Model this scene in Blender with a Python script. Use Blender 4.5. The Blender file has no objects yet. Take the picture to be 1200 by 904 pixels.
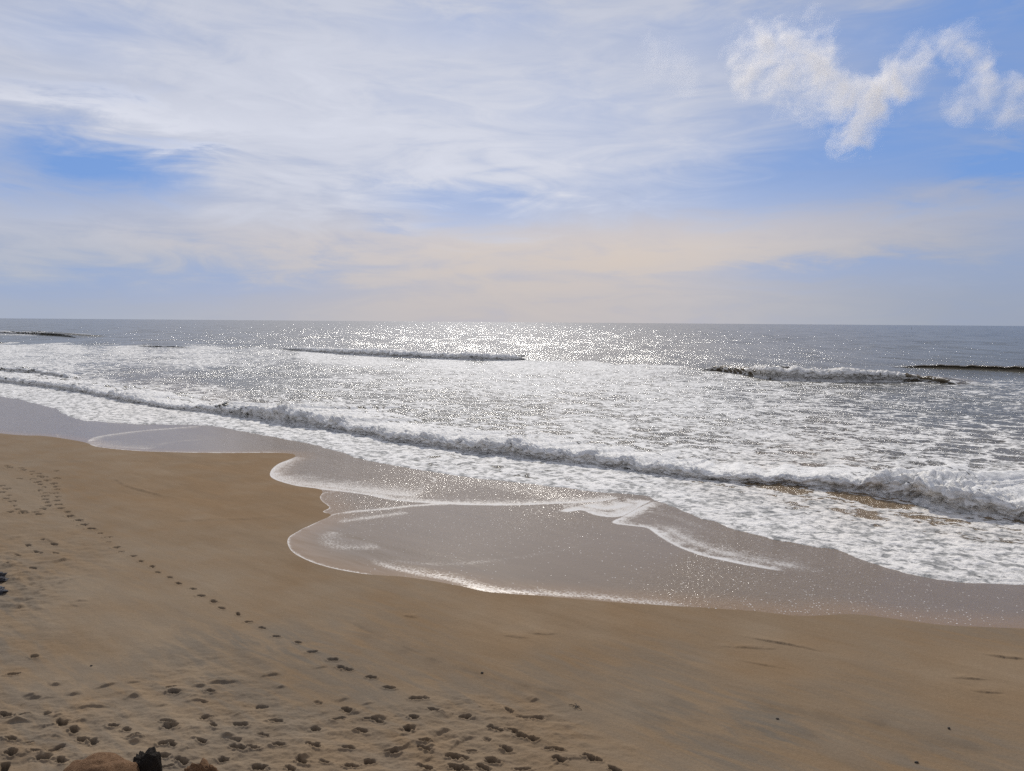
import bpy, bmesh, math
import numpy as np
from mathutils import Matrix, Vector

# ------------------------------------------------------------------ camera, sky, sun, exposure
CAMZ, PITCH, ROLL, F = 10.7, math.radians(4.9), math.radians(0.43), 867.0
SUN_EL, SUN_AZ = math.radians(35.5), math.radians(-2.5)      # azimuth from +Y, positive to the right (+X)
sc = bpy.context.scene
col = sc.collection
cam_d = bpy.data.cameras.new('camera'); cam = bpy.data.objects.new('camera', cam_d); col.objects.link(cam)
cam_d.sensor_width = 36; cam_d.lens = 36*F/1200; cam_d.clip_start = 0.1; cam_d.clip_end = 120000
cam.matrix_world = Matrix.Translation((0, 0, CAMZ)) @ Matrix.Rotation(math.pi/2-PITCH, 4, 'X') @ Matrix.Rotation(ROLL, 4, 'Z')
sc.camera = cam
sc.render.engine = 'CYCLES'
sc.view_settings.view_transform = 'Standard'; sc.view_settings.look = 'None'
sc.view_settings.exposure = 0.0; sc.view_settings.gamma = 1; sc.view_settings.use_curve_mapping = False
sc.cycles.use_denoising = False
sc.cycles.max_bounces = 8; sc.cycles.volume_bounces = 3
sc.cycles.sample_clamp_indirect = 4; sc.cycles.volume_step_rate = 1.5; sc.cycles.volume_max_steps = 128

class NT:
    """tiny helper for node trees"""
    def __init__(s, tree): s.t = tree; tree.nodes.clear()
    def n(s, typ, ins=None, **kw):
        nd = s.t.nodes.new(typ)
        for k, v in kw.items(): setattr(nd, k, v)
        if ins:
            for k, v in ins.items(): s.put(nd.inputs[k], v)
        return nd
    def put(s, sock, v):
        if isinstance(v, bpy.types.NodeSocket): s.t.links.new(v, sock)
        elif v is not None:
            if sock.type == 'RGBA' and not isinstance(v, (int, float)) and len(v) == 3: v = (*v, 1)
            sock.default_value = v
    def m(s, op, a, b=0.0, c=None, clamp=False):
        nd = s.n('ShaderNodeMath', operation=op, use_clamp=clamp)
        s.put(nd.inputs[0], a); s.put(nd.inputs[1], b)
        if c is not None: s.put(nd.inputs[2], c)
        return nd.outputs[0]
    def add(s, a, b): return s.m('ADD', a, b)
    def sub(s, a, b): return s.m('SUBTRACT', a, b)
    def mul(s, a, b): return s.m('MULTIPLY', a, b)
    def vm(s, op, a, b=None, out=0):
        nd = s.n('ShaderNodeVectorMath', operation=op); s.put(nd.inputs[0], a)
        if b is not None:
            if op == 'SCALE': s.put(nd.inputs[3], b)
            else: s.put(nd.inputs[1], b)
        return nd.outputs[out]
    def mix(s, f, a, b):
        nd = s.n('ShaderNodeMix', data_type='RGBA', clamp_factor=True)
        s.put(nd.inputs[0], f); s.put(nd.inputs[6], a); s.put(nd.inputs[7], b); return nd.outputs[2]
    def ss(s, x, a, b, lo=0.0, hi=1.0):      # smoothstep map
        nd = s.n('ShaderNodeMapRange', interpolation_type='SMOOTHSTEP')
        s.put(nd.inputs[0], x); nd.inputs[1].default_value = a; nd.inputs[2].default_value = b
        nd.inputs[3].default_value = lo; nd.inputs[4].default_value = hi; return nd.outputs[0]
    def noise(s, vec, scale, detail=4, rough=.5, dist=0.0, out='Fac'):
        return s.n('ShaderNodeTexNoise', {'Vector': vec, 'Scale': scale, 'Detail': detail, 'Roughness': rough, 'Distortion': dist}).outputs[out]
    def attr(s, name, out='Fac'): return s.n('ShaderNodeAttribute', attribute_name=name).outputs[out]

def pxdir(x, y):
    u, v = x-600, 452-y
    u, v = u*math.cos(ROLL)-v*math.sin(ROLL), u*math.sin(ROLL)+v*math.cos(ROLL)
    return np.array([u, F*math.cos(PITCH)+v*math.sin(PITCH), -F*math.sin(PITCH)+v*math.cos(PITCH)])
def azel(x, y):
    d = pxdir(x, y); return math.degrees(math.atan2(d[0], d[1])), math.degrees(math.atan2(d[2], math.hypot(d[0], d[1])))

world = bpy.data.worlds.new('World'); sc.world = world; world.use_nodes = True
w = NT(world.node_tree)
sky = w.n('ShaderNodeTexSky', sky_type='NISHITA', sun_disc=False, sun_elevation=SUN_EL, sun_rotation=SUN_AZ,
          altitude=10, air_density=1.0, dust_density=0.6, ozone_density=2.0).outputs[0]
dirv = w.n('ShaderNodeTexCoord').outputs['Generated']
sep = w.n('ShaderNodeSeparateXYZ', {0: dirv})
AZ = w.mul(w.m('ARCTAN2', sep.outputs[0], sep.outputs[1]), 180/math.pi)
EL = w.mul(w.m('ARCSINE', sep.outputs[2]), 180/math.pi)
# streaky high cloud: noise on the direction sphere, squeezed towards the horizon
strv = w.vm('MULTIPLY', dirv, (1.0, 1.0, 4.2))
tilt = w.n('ShaderNodeVectorRotate', {'Vector': strv, 'Axis': (0, 1, 0), 'Angle': math.radians(-9)}, rotation_type='AXIS_ANGLE').outputs[0]
n_big = w.noise(strv, 2.1, 6, .55, .6)
n_mid = w.noise(tilt, 5.0, 8, .58, .9)
n_fine = w.noise(w.vm('MULTIPLY', tilt, (1, 1, 1.15)), 8, 9, .62, 1.2)
wob = w.add(w.mul(w.sub(n_mid, .5), 12.0), w.mul(w.sub(n_big, .5), 10.0))
wob2 = w.add(w.mul(w.sub(n_fine, .5), 3.5), w.mul(w.sub(n_mid, .5), 5.0))
AZw = w.add(AZ, wob); ELw = w.add(EL, wob2)
def blob(px, py, rx, ry, gain=1.0, slope=0.0):
    """soft patch of sky at a compass direction (given by the photograph's pixel, radii in px)"""
    a, e = azel(px, py); ra, re = rx/F*57.3*math.cos(math.radians(a))**2, ry/F*57.3
    dx = w.mul(w.sub(AZw, a), 1/ra)
    dy = w.mul(w.sub(w.sub(ELw, e), w.mul(w.sub(AZw, a), slope)), 1/re)
    r2 = w.add(w.mul(dx, dx), w.mul(dy, dy))
    return w.mul(w.m('EXPONENT', w.mul(r2, -1.0)), gain)
def total(items):
    t = items[0]
    for i in items[1:]: t = w.add(t, i)
    return t
blue = total([blob(70, 195, 120, 34, 1.1), blob(180, 205, 60, 25, .4), blob(560, 240, 90, 24, .55), blob(450, 268, 40, 8, .35),
              blob(1040, 150, 200, 60, 0.75), blob(900, 215, 230, 36, .42, .05), blob(820, 30, 120, 30, .2), blob(1060, 20, 190, 34, .5), blob(1180, 195, 110, 16, .7, .1),
              blob(950, 318, 150, 16, .45), blob(1200, 30, 160, 60, .55), blob(680, 130, 90, 50, .15), blob(40, 335, 190, 22, .42),
              blob(280, 335, 130, 20, .4), blob(1180, 330, 180, 40, .2), blob(540, 30, 110, 22, .25), blob(100, 40, 80, 30, .25),
              blob(620, 120, 400, 60, .0), blob(1250, 240, 130, 60, .35)])
cover = w.m('SUBTRACT', 1.0, w.mul(blue, .95))
cover = w.add(cover, w.mul(w.sub(n_fine, .5), .45))
cover = w.add(cover, w.mul(w.sub(n_mid, .5), .5))
cover = w.m('MULTIPLY', w.m('MAXIMUM', cover, 0.0), 1.0, clamp=True)
# away from the photographed part of the sky the veil thins out with the noise alone
veil_cool, veil_lite, veil_warm = (4.6, 5.0, 6.2), (6.9, 7.15, 8.1), (7.2, 6.25, 5.5)
light = total([blob(420, 110, 420, 150, .55), blob(520, 300, 350, 60, .1), blob(100, 118, 170, 10, .55), blob(200, 168, 70, 5, .5), blob(620, 200, 300, 90, .35)])
light = w.add(light, w.mul(w.sub(n_fine, .5), .7))
light = w.add(light, w.mul(w.sub(n_mid, .5), .9))
warm = total([blob(640, 298, 300, 34, .85), blob(880, 290, 220, 32, .35), blob(620, 350, 240, 40, .45), blob(930, 265, 260, 22, .2), blob(300, 285, 180, 20, .25)])
warm = w.mul(warm, w.add(.30, w.mul(n_mid, .9)))
veil = w.mix(light, veil_cool, veil_lite)
veil = w.mix(warm, veil, veil_warm)
low = w.ss(EL, 0.0, 9.0, 1.0, 0.0)
lowc = w.mix(w.ss(w.m('ABSOLUTE', w.sub(AZ, 0.0)), 4, 34), (5.6, 5.1, 4.9), (3.85, 4.3, 5.15))
veil = w.mix(w.mul(low, .75), veil, lowc)
dark_r = w.ss(AZ, 12, 38, 1.0, .84)
veil = w.vm('SCALE', veil, dark_r)
blue_c = w.mix(.85, w.vm('SCALE', sky, 1.0), (1.35, 2.85, 6.6))
skyc = w.mix(cover, blue_c, veil)
below = w.ss(EL, -1.0, 0.0)
bg = w.n('ShaderNodeBackground', {'Color': skyc, 'Strength': 0.10})
w.t.links.new(bg.outputs[0], w.n('ShaderNodeOutputWorld').inputs[0])

sd = bpy.data.lights.new('sun', 'SUN'); sd.energy = 3.0; sd.angle = math.radians(0.6); sd.color = (1, .95, .88)
so = bpy.data.objects.new('sun', sd); col.objects.link(so); so.location = (0, 60, 60)
S = Vector((math.sin(SUN_AZ)*math.cos(SUN_EL), math.cos(SUN_AZ)*math.cos(SUN_EL), math.sin(SUN_EL)))
so.rotation_euler = S.to_track_quat('Z', 'Y').to_euler()

# ------------------------------------------------------------------ numeric helpers
RNG = np.random.default_rng(7)
_perm = RNG.permutation(4096); _ga = RNG.random(4096)*2*np.pi; _gx, _gy = np.cos(_ga), np.sin(_ga)
def perlin(x, y, seed=0):
    xi, yi = np.floor(x).astype(np.int64), np.floor(y).astype(np.int64); xf, yf = x-xi, y-yi
    u, v = xf*xf*xf*(xf*(xf*6-15)+10), yf*yf*yf*(yf*(yf*6-15)+10)
    def g(ix, iy, fx, fy):
        h = _perm[(_perm[(ix+seed*131) & 4095]+iy) & 4095]; return _gx[h]*fx+_gy[h]*fy
    a, b = g(xi, yi, xf, yf), g(xi+1, yi, xf-1, yf); c, d = g(xi, yi+1, xf, yf-1), g(xi+1, yi+1, xf-1, yf-1)
    return ((a+u*(b-a))*(1-v)+(c+u*(d-c))*v)*1.5
def fbm(x, y, o=4, seed=0, r=.5):
    t, a = 0, 1.0
    for i in range(o): t = t+a*perlin(x*2**i, y*2**i, seed+i*7); a *= r
    return t
def sstep(x, a, b):
    t = np.clip((x-a)/(b-a), 0, 1); return t*t*(3-2*t)
SX, SY = 0.61, 0.79                                      # seaward direction (unit-ish)
_n = math.hypot(SX, SY); SX, SY = SX/_n, SY/_n
def shore(x, y): return SX*x+SY*y-36.4, SY*x-SX*y         # s seaward of the waterline, l along the shore
def sand_base(x, y):
    s, l = shore(x, y)
    z = np.where(s > 0, np.maximum(-.05*s, -4), np.where(s > -13, -.042*s, .546+.028*(-13-s)))
    z = np.minimum(z, 1.5)
    z = z + .05*perlin(x/9, y/9, 3)*sstep(-s, 8, 16) + .03*perlin(x/3.2, y/3.2, 5)*sstep(-s, 11, 18)
    dune = np.clip(8.35-.62*(y-1), 0, 8.75)
    return np.where(dune > z, dune, z)
def gpt(px, py, z=0.0):
    """the point of the beach or the sea that the photograph shows at a pixel"""
    d = pxdir(px, py)
    zz = z
    for _ in range(12):
        t = (zz-CAMZ)/d[2]; x, y = d[0]*t, d[1]*t
        if z is not None and _ > 0 and not SANDY[0]: break
        if SANDY[0]: zz = float(max(sand_base(np.array([x]), np.array([y]))[0], 0 if SEA[0] else -9))
    return x, y
SANDY, SEA = [True], [False]
def line(pts, sandy=True, step=1.0):
    SANDY[0] = sandy
    P = np.array([gpt(*p) for p in pts]); SANDY[0] = True
    # Catmull-Rom smoothing
    out = []
    Q = np.vstack([2*P[0]-P[1], P, 2*P[-1]-P[-2]])
    for i in range(1, len(Q)-2):
        L = np.linalg.norm(Q[i+1]-Q[i]); n = max(2, min(12, int(L/.25)))
        for t in np.linspace(0, 1, n, endpoint=False):
            out.append(.5*((2*Q[i])+(-Q[i-1]+Q[i+1])*t+(2*Q[i-1]-5*Q[i]+4*Q[i+1]-Q[i+2])*t*t+(-Q[i-1]+3*Q[i]-3*Q[i+1]+Q[i+2])*t**3))
    out.append(P[-1]); return np.array(out)
def project(x, y, z):
    X, Y, Z = x, y*math.cos(PITCH)-(z-CAMZ)*math.sin(PITCH), y*math.sin(PITCH)+(z-CAMZ)*math.cos(PITCH)
    Y = np.maximum(Y, .5); u, v = X/Y*F, Z/Y*F
    u, v = u*math.cos(ROLL)+v*math.sin(ROLL), -u*math.sin(ROLL)+v*math.cos(ROLL)
    return 600+u, 452-v
def pdist(x, y, L, maxd=6.0):
    """distance to a polyline, side (+ = left of its direction) and arc position 0..1"""
    best = np.full(x.shape, maxd**2); side = np.ones(x.shape); arc = np.zeros(x.shape)
    seg = np.linalg.norm(np.diff(L, axis=0), axis=1); cum = np.concatenate([[0], np.cumsum(seg)]); tot = cum[-1]
    for i in range(len(L)-1):
        a, b = L[i], L[i+1]
        m = np.nonzero((x > min(a[0], b[0])-maxd) & (x < max(a[0], b[0])+maxd) & (y > min(a[1], b[1])-maxd) & (y < max(a[1], b[1])+maxd))[0]
        if not len(m): continue
        ab = b-a; q = ab@ab+1e-9; px, py = x[m]-a[0], y[m]-a[1]
        t = np.clip((px*ab[0]+py*ab[1])/q, 0, 1); dx, dy = px-t*ab[0], py-t*ab[1]; d = dx*dx+dy*dy
        k = d < best[m]; mk = m[k]; best[mk] = d[k]; side[mk] = np.sign(ab[0]*py[k]-ab[1]*px[k]); arc[mk] = (cum[i]+t[k]*seg[i])/tot
    return np.sqrt(best), side, arc
def inside(x, y, P):
    r = np.zeros(x.shape, bool); j = len(P)-1
    for i in range(len(P)):
        (xi, yi), (xj, yj) = P[i], P[j]
        if yi != yj: r ^= ((yi > y) != (yj > y)) & (x < (xj-xi)*(y-yi)/(yj-yi)+xi)
        j = i
    return r
def idw(px, py, C, sy=2.2, p=2.0):
    """smooth interpolation between control points (px, py, value, ...)"""
    C = np.array(C, float); W = np.zeros(px.shape); V = np.zeros((C.shape[1]-2, *px.shape))
    for c in C:
        wgt = 1/((px-c[0])**2+((py-c[1])*sy)**2+60)**p; W += wgt
        for k in range(V.shape[0]): V[k] += wgt*c[2+k]
    return V/W
def fan_k(kin, step, kout):
    a = np.arange(-kin, kin+step, step); o = kin+np.geomspace(.02, kout-kin, 26)
    return np.concatenate([-o[::-1], a, o])
def grid_mesh(name, X, Y, Z, mat, attrs=None, keep=None, smooth=True):
    nr, nc = X.shape; idx = np.arange(nr*nc).reshape(nr, nc)
    q = np.stack([idx[:-1, :-1], idx[:-1, 1:], idx[1:, 1:], idx[1:, :-1]], -1).reshape(-1, 4)
    if keep is not None:
        kf = keep.reshape(-1)[q].any(1); q = q[kf]
    used = np.zeros(nr*nc, bool); used[q.reshape(-1)] = True; remap = np.cumsum(used)-1; q = remap[q]
    co = np.stack([X.reshape(-1), Y.reshape(-1), Z.reshape(-1)], 1)[used]
    me = bpy.data.meshes.new(name); me.vertices.add(len(co)); me.vertices.foreach_set('co', co.astype(np.float32).reshape(-1))
    me.loops.add(q.size); me.loops.foreach_set('vertex_index', q.astype(np.int32).reshape(-1))
    me.polygons.add(len(q)); me.polygons.foreach_set('loop_start', np.arange(0, q.size, 4, dtype=np.int32))
    me.polygons.foreach_set('loop_total', np.full(len(q), 4, np.int32))
    me.polygons.foreach_set('use_smooth', np.full(len(q), smooth))
    me.update(calc_edges=True)
    for k, v in (attrs or {}).items():
        a = me.attributes.new(k, 'FLOAT', 'POINT'); a.data.foreach_set('value', v.reshape(-1)[used].astype(np.float32))
    me.materials.append(mat); o = bpy.data.objects.new(name, me); col.objects.link(o); return o
def tag(o, label=None, cat=None, group=None, kind=None):
    for k, v in (('label', label), ('category', cat), ('group', group), ('kind', kind)):
        if v: o[k] = v
    return o

# ------------------------------------------------------------------ materials
def material(name):
    m = bpy.data.materials.new(name); m.use_nodes = True; return m, NT(m.node_tree)
def finish(nt, bsdf): nt.t.links.new(bsdf, nt.n('ShaderNodeOutputMaterial').inputs[0])

# sand: grains, damp streaks, darker heavy-mineral smears
sand_mat, t = material('beach_sand')
pos = t.n('ShaderNodeNewGeometry').outputs['Position']
damp, grey, rough_a = t.attr('damp'), t.attr('grey'), t.attr('churn')
alongv = t.n('ShaderNodeVectorRotate', {'Vector': pos, 'Axis': (0, 0, 1), 'Angle': math.radians(37.7)}, rotation_type='AXIS_ANGLE').outputs[0]
st1 = t.noise(t.vm('MULTIPLY', alongv, (.12, .5, 1)), 1.0, 6, .6, .8)
st2 = t.noise(t.vm('MULTIPLY', alongv, (.5, 2.2, 1)), 1.0, 7, .6, .5)
grain = t.noise(pos, 60, 3, .7)
speck = t.noise(pos, 17, 5, .75)
cdry, cbrn, cgry = (.245, .184, .122), (.215, .140, .076), (.150, .124, .094)
c = t.mix(damp, cdry, cbrn)
c = t.mix(t.m('MULTIPLY', grey, t.ss(st2, .35, .62), clamp=True), c, cgry)
c = t.mix(t.ss(st1, .40, .72, 0, .4), c, (.175, .120, .070))
v = t.add(.72, t.mul(st2, .30)); v = t.add(v, t.mul(t.sub(speck, .5), .55)); v = t.add(v, t.mul(t.sub(grain, .5), .55))
c = t.vm('SCALE', c, t.add(v, .12))
dark = t.ss(t.noise(pos, 9, 2, .5), .70, .74, 0, .6)
c = t.mix(t.mul(dark, rough_a), c, (.07, .05, .035))
c = t.mix(t.m('MULTIPLY', t.attr('pit_shade_tideline'), .9), c, (.045, .034, .025))  # painted shade darkens the footprint dents; darker tide lines share it
bmp = t.n('ShaderNodeBump', {'Strength': .6, 'Distance': .03, 'Height': t.add(t.mul(t.noise(pos, 6, 8, .72), 1.0), t.mul(st2, .6))})
pb = t.n('ShaderNodeBsdfPrincipled', {'Base Color': c, 'Roughness': .95, 'Specular IOR Level': .06, 'Normal': bmp.outputs[0]})
finish(t, pb.outputs[0])

# thin backwash over sand: dark wet sand under a glossy film, veil of foam and painted sheen, bubbles
film_mat, t = material('swash_film')
pos = t.n('ShaderNodeNewGeometry').outputs['Position']
fo, spk, rip = t.attr('foam'), t.attr('bubbles'), t.attr('ripple')
alongv = t.n('ShaderNodeVectorRotate', {'Vector': pos, 'Axis': (0, 0, 1), 'Angle': math.radians(37.7)}, rotation_type='AXIS_ANGLE').outputs[0]
s1 = t.noise(t.vm('MULTIPLY', alongv, (.25, 1.4, 1)), 1.0, 6, .6, .6)
base = t.mix(s1, (.170, .124, .080), (.228, .168, .110))
base = t.mix(t.attr('edge'), (.250, .165, .092), base)
vor = t.n('ShaderNodeTexVoronoi', {'Vector': pos, 'Scale': 8.5, 'Randomness': 1.0})
vr = t.n('ShaderNodeSeparateColor', {0: vor.outputs['Color']})
rad = t.mul(vr.outputs[0], .27)
dot = t.m('MULTIPLY', t.ss(t.sub(rad, vor.outputs['Distance']), 0, .035), t.m('LESS_THAN', vr.outputs[1], t.mul(spk, 1.0)))
fine = t.noise(pos, 9, 5, .7)
lace = t.n('ShaderNodeTexVoronoi', {'Vector': t.vm('ADD', pos, t.vm('SCALE', t.noise(pos, 3, 3, out='Color'), .25)), 'Scale': 6.0}, feature='DISTANCE_TO_EDGE').outputs[0]
pat = t.add(t.mul(fine, 1.0), t.mul(t.ss(lace, 0, .28), -.35))
# soft veil of foam and painted sheen + sharp bubbles where it is thick
veil = t.m('MULTIPLY', t.ss(t.add(t.mul(fo, .95), t.mul(t.sub(pat, .36), .8)), .10, 1.15), t.ss(fo, .0, .35), clamp=True)
fmask = t.m('MAXIMUM', t.mul(veil, .92), dot)
cc = t.mix(fmask, base, (.68, .66, .63))
hgt = t.add(t.mul(t.noise(pos, 3.5, 4, .6), .5), t.add(t.mul(t.mul(rip, t.noise(t.vm('MULTIPLY', alongv, (1, 1.6, 1)), 5.5, 3, .6)), 6.0), t.mul(fmask, .5)))
bmp = t.n('ShaderNodeBump', {'Strength': .6, 'Distance': .012, 'Height': hgt})
pb = t.n('ShaderNodeBsdfPrincipled', {'Base Color': cc, 'Roughness': t.add(.17, t.mul(fmask, .55)), 'IOR': 1.33, 'Specular IOR Level': t.sub(.30, t.mul(fmask, .22)), 'Normal': bmp.outputs[0]})
finish(t, pb.outputs[0])

# sea water with foam
sea_mat, t = material('sea_water')
geo = t.n('ShaderNodeNewGeometry'); pos = geo.outputs['Position']
fo, brn, dep = t.attr('foam'), t.attr('silt'), t.attr('calm')
alongv = t.n('ShaderNodeVectorRotate', {'Vector': pos, 'Axis': (0, 0, 1), 'Angle': math.radians(37.7)}, rotation_type='AXIS_ANGLE').outputs[0]
wp = t.vm('ADD', alongv, t.vm('SCALE', t.vm('SUBTRACT', t.noise(pos, .5, 4, .6, out='Color'), (.5, .5, .5)), 2.2))
f1 = t.noise(t.vm('MULTIPLY', wp, (.30, .55, .6)), 1.0, 8, .66)
f2 = t.noise(pos, 2.4, 6, .62, .4); f3 = t.noise(t.vm('MULTIPLY', wp, (.8, 1.6, 1.2)), 1.0, 6, .58, .6)
lc = t.n('ShaderNodeTexVoronoi', {'Vector': t.vm('MULTIPLY', wp, (.22, .38, .4)), 'Scale': 1.0}, feature='DISTANCE_TO_EDGE').outputs[0]
lc2 = t.n('ShaderNodeTexVoronoi', {'Vector': t.vm('MULTIPLY', wp, (.9, 1.3, 1)), 'Scale': 1.0}, feature='DISTANCE_TO_EDGE').outputs[0]
f = t.add(t.add(t.mul(f1, .60), t.mul(f2, .50)), t.mul(t.sub(f3, .35), 1.1))
f = t.add(f, t.mul(t.ss(lc, 0, .22), -.30)); f = t.add(f, t.mul(t.ss(lc2, 0, .35), -.16))
raw = t.add(t.add(f, t.mul(fo, 1.15)), t.mul(t.mul(t.ss(lc, .0, .07, 1, 0), t.ss(fo, .12, .3)), .50))
mask = t.m('MULTIPLY', t.ss(raw, 1.04, 1.17), t.ss(fo, .01, .12), clamp=True)
watc = t.mix(brn, (.098, .096, .074), (.235, .165, .095))
foamc = t.mix(t.mul(brn, .35), (.84, .82, .78), (.60, .50, .38))
foamc = t.mix(t.mul(t.ss(t.add(t.mul(f2, .5), t.mul(f3, .5)), .41, .55, 1, 0), t.m('MULTIPLY', t.attr('calm'), .9)), foamc, (.22, .22, .21))
cc = t.mix(mask, watc, foamc)
# wavelets: slope noise added straight to the normal so distant water still sparkles
def slope(vec, scale, det, amp):
    nn = t.vm('SUBTRACT', t.noise(vec, scale, det, .6, out='Color'), (.5, .5, .5)); return t.vm('MULTIPLY', nn, (amp, amp, 0))
sl = t.vm('ADD', slope(t.vm('MULTIPLY', wp, (.5, 1.2, 1)), 1.3, 5, .6), slope(t.vm('MULTIPLY', alongv, (.12, .3, .3)), 1.0, 4, .5))
sl = t.vm('ADD', sl, slope(pos, 9.0, 3, .14))
sl = t.vm('ADD', sl, slope(t.vm('MULTIPLY', pos, (.11, .03, .01)), 1.0, 6, 1.15))
nrm = t.vm('NORMALIZE', t.vm('ADD', geo.outputs['Normal'], t.vm('SCALE', sl, t.sub(1.0, t.mul(mask, .80)))))
bmp = t.n('ShaderNodeBump', {'Strength': .8, 'Distance': .22, 'Height': t.add(t.mul(mask, .4), t.add(t.mul(f2, 1.0), t.mul(f3, 1.0))), 'Normal': nrm})
pb = t.n('ShaderNodeBsdfPrincipled', {'Base Color': cc, 'Roughness': t.add(.19, t.mul(mask, .5)), 'IOR': 1.33, 'Specular IOR Level': t.sub(.34, t.mul(mask, .16)), 'Normal': bmp.outputs[0]})
finish(t, pb.outputs[0])

# ------------------------------------------------------------------ shoreline shapes (traced on the ground)
SEA_EDGE = [(-500, 418), (-300, 432), (-150, 447), (0, 465), (30, 471), (60, 478), (90, 492), (110, 494), (150, 497), (200, 498), (250, 500), (300, 509), (340, 516), (370, 522), (400, 531), (430, 540),
            (470, 547), (500, 552), (560, 561), (610, 566), (660, 572), (700, 578), (740, 581), (765, 586), (800, 599), (815, 606), (850, 616), (880, 625), (915, 633), (950, 640), (985, 647), (1010, 658), (1040, 668), (1080, 678), (1130, 683), (1200, 688), (1300, 700), (1450, 722)]
FILM_EDGE = [(-500, 455), (-300, 474), (-150, 490), (0, 508), (50, 511), (80, 515), (101, 519), (115, 524), (167, 529), (250, 531), (330, 531), (346, 535), (326, 544), (317, 553), (320, 561), (345, 569), (376, 574),
             (375, 583), (378, 588), (386, 595), (378, 600), (388, 604), (365, 615), (345, 625), (337, 633), (341, 645), (358, 656), (385, 665), (430, 673), (480, 677), (530, 685), (575, 694), (640, 699), (720, 706), (800, 711), (880, 716), (940, 722), (1000, 720), (1060, 727), (1110, 733), (1200, 737), (1300, 745), (1450, 762)]
Lsea, Lfilm = line(SEA_EDGE), line(FILM_EDGE)
def ext(L):      # polygon on the seaward side
    a, b = L[0], L[-1]
    return np.vstack([[a[0]-4000, a[1]+.77*4000], L, [b[0]+4000, b[1]-.1*4000], [60000, -2000], [60000, 90000], [-60000, 90000], [-60000, 47000]])
PolySea, PolyFilm = ext(Lsea), ext(Lfilm)
def signed(x, y, L, Poly, maxd):
    d, _, _ = pdist(x, y, L, maxd); return np.where(inside(x, y, Poly), d, -d)

# ------------------------------------------------------------------ the sand, with its footprints
kk = fan_k(.80, .00115, 7.0)
q = np.arange(CAMZ/15.2, CAMZ/118, -.00080)
yy = np.concatenate([np.linspace(-60, 14.9, 34), CAMZ/q, np.geomspace(119, 900, 24)])
K, Y = np.meshgrid(kk, yy); X = K*np.maximum(Y, 15.0)
shp = X.shape; X, Y = X.reshape(-1), Y.reshape(-1)
Z = sand_base(X, Y); s_, l_ = shore(X, Y)
PX, PY = project(X, Y, Z)
fine_ok = (Y > 15.0) & (Y < 118) & (np.abs(X/np.maximum(Y, 1)) < .81)
churn = idw(PX, PY, [(0, 680, .9), (60, 650, .5), (20, 760, .45), (150, 700, .05), (100, 780, .25), (300, 660, 0), (200, 820, .6), (60, 860, .8), (300, 870, .9), (450, 870, 1), (560, 860, 1), (640, 880, .7), (420, 800, .2), (700, 900, .45),
            (760, 840, .08), (600, 780, .05), (900, 860, .08), (1200, 890, .15), (1000, 760, 0), (200, 600, .05), (40, 590, .35), (100, 560, .1), (300, 560, 0), (700, 740, 0), (820, 895, .1)])[0]
damp = idw(PX, PY, [(0, 520, .45), (150, 540, .55), (250, 575, .95), (110, 570, .8), (30, 580, .05), (100, 640, .45), (300, 640, .55), (330, 580, .95), (200, 690, .3), (60, 700, .2), (400, 700, .5), (250, 760, .25), (100, 830, .3), (450, 740, .7),
            (560, 760, .75), (640, 730, .6), (800, 740, .65), (1000, 760, .55), (1180, 780, .55), (900, 830, .55), (1100, 870, .6), (700, 860, .4), (500, 850, .3), (300, 880, .2), (600, 800, .6), (1190, 850, .55), (850, 890, .45)])[0]
damp = np.clip(damp+.35*fbm(X/2.5, Y/2.5, 4, 9), 0, 1)
grey = idw(PX, PY, [(30, 575, .3), (250, 560, 0), (300, 780, 1), (420, 810, .9), (500, 826, .7), (150, 850, .6), (60, 880, .8), (0, 720, .9), (100, 720, .3), (300, 690, .2), (400, 880, .5), (650, 780, .6), (760, 790, .6), (900, 852, 1), (820, 860, .9),
            (1000, 850, .7), (1100, 890, .8), (1000, 880, .5), (900, 770, .1), (600, 740, 0), (480, 760, .5), (1150, 800, .0), (1200, 720, .6), (560, 880, .3), (700, 890, .3), (700, 720, .1), (980, 830, .5)])[0]
m = fine_ok
cm = sstep(churn, .1, .9)
# low scarps and wind / wash ripples of the foreshore
rid = -np.abs(fbm(l_/2.6+.3*fbm(X/2, Y/2, 2, 4), s_/.75, 3, 21))
hZ = np.zeros(X.shape)
hZ += np.where(m, .048*cm*fbm(X/.60, Y/.42, 4, 31)+.02*cm*np.abs(fbm(X/1.3, Y/.8, 3, 33)), 0)
hZ += np.where(m, .05*cm*np.maximum(rid+.12, 0)*4*.12, 0)
hZ += np.where(m, .014*fbm(l_/3.5, s_/.9, 3, 51)*sstep(-s_, 11, 15), 0)
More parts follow.
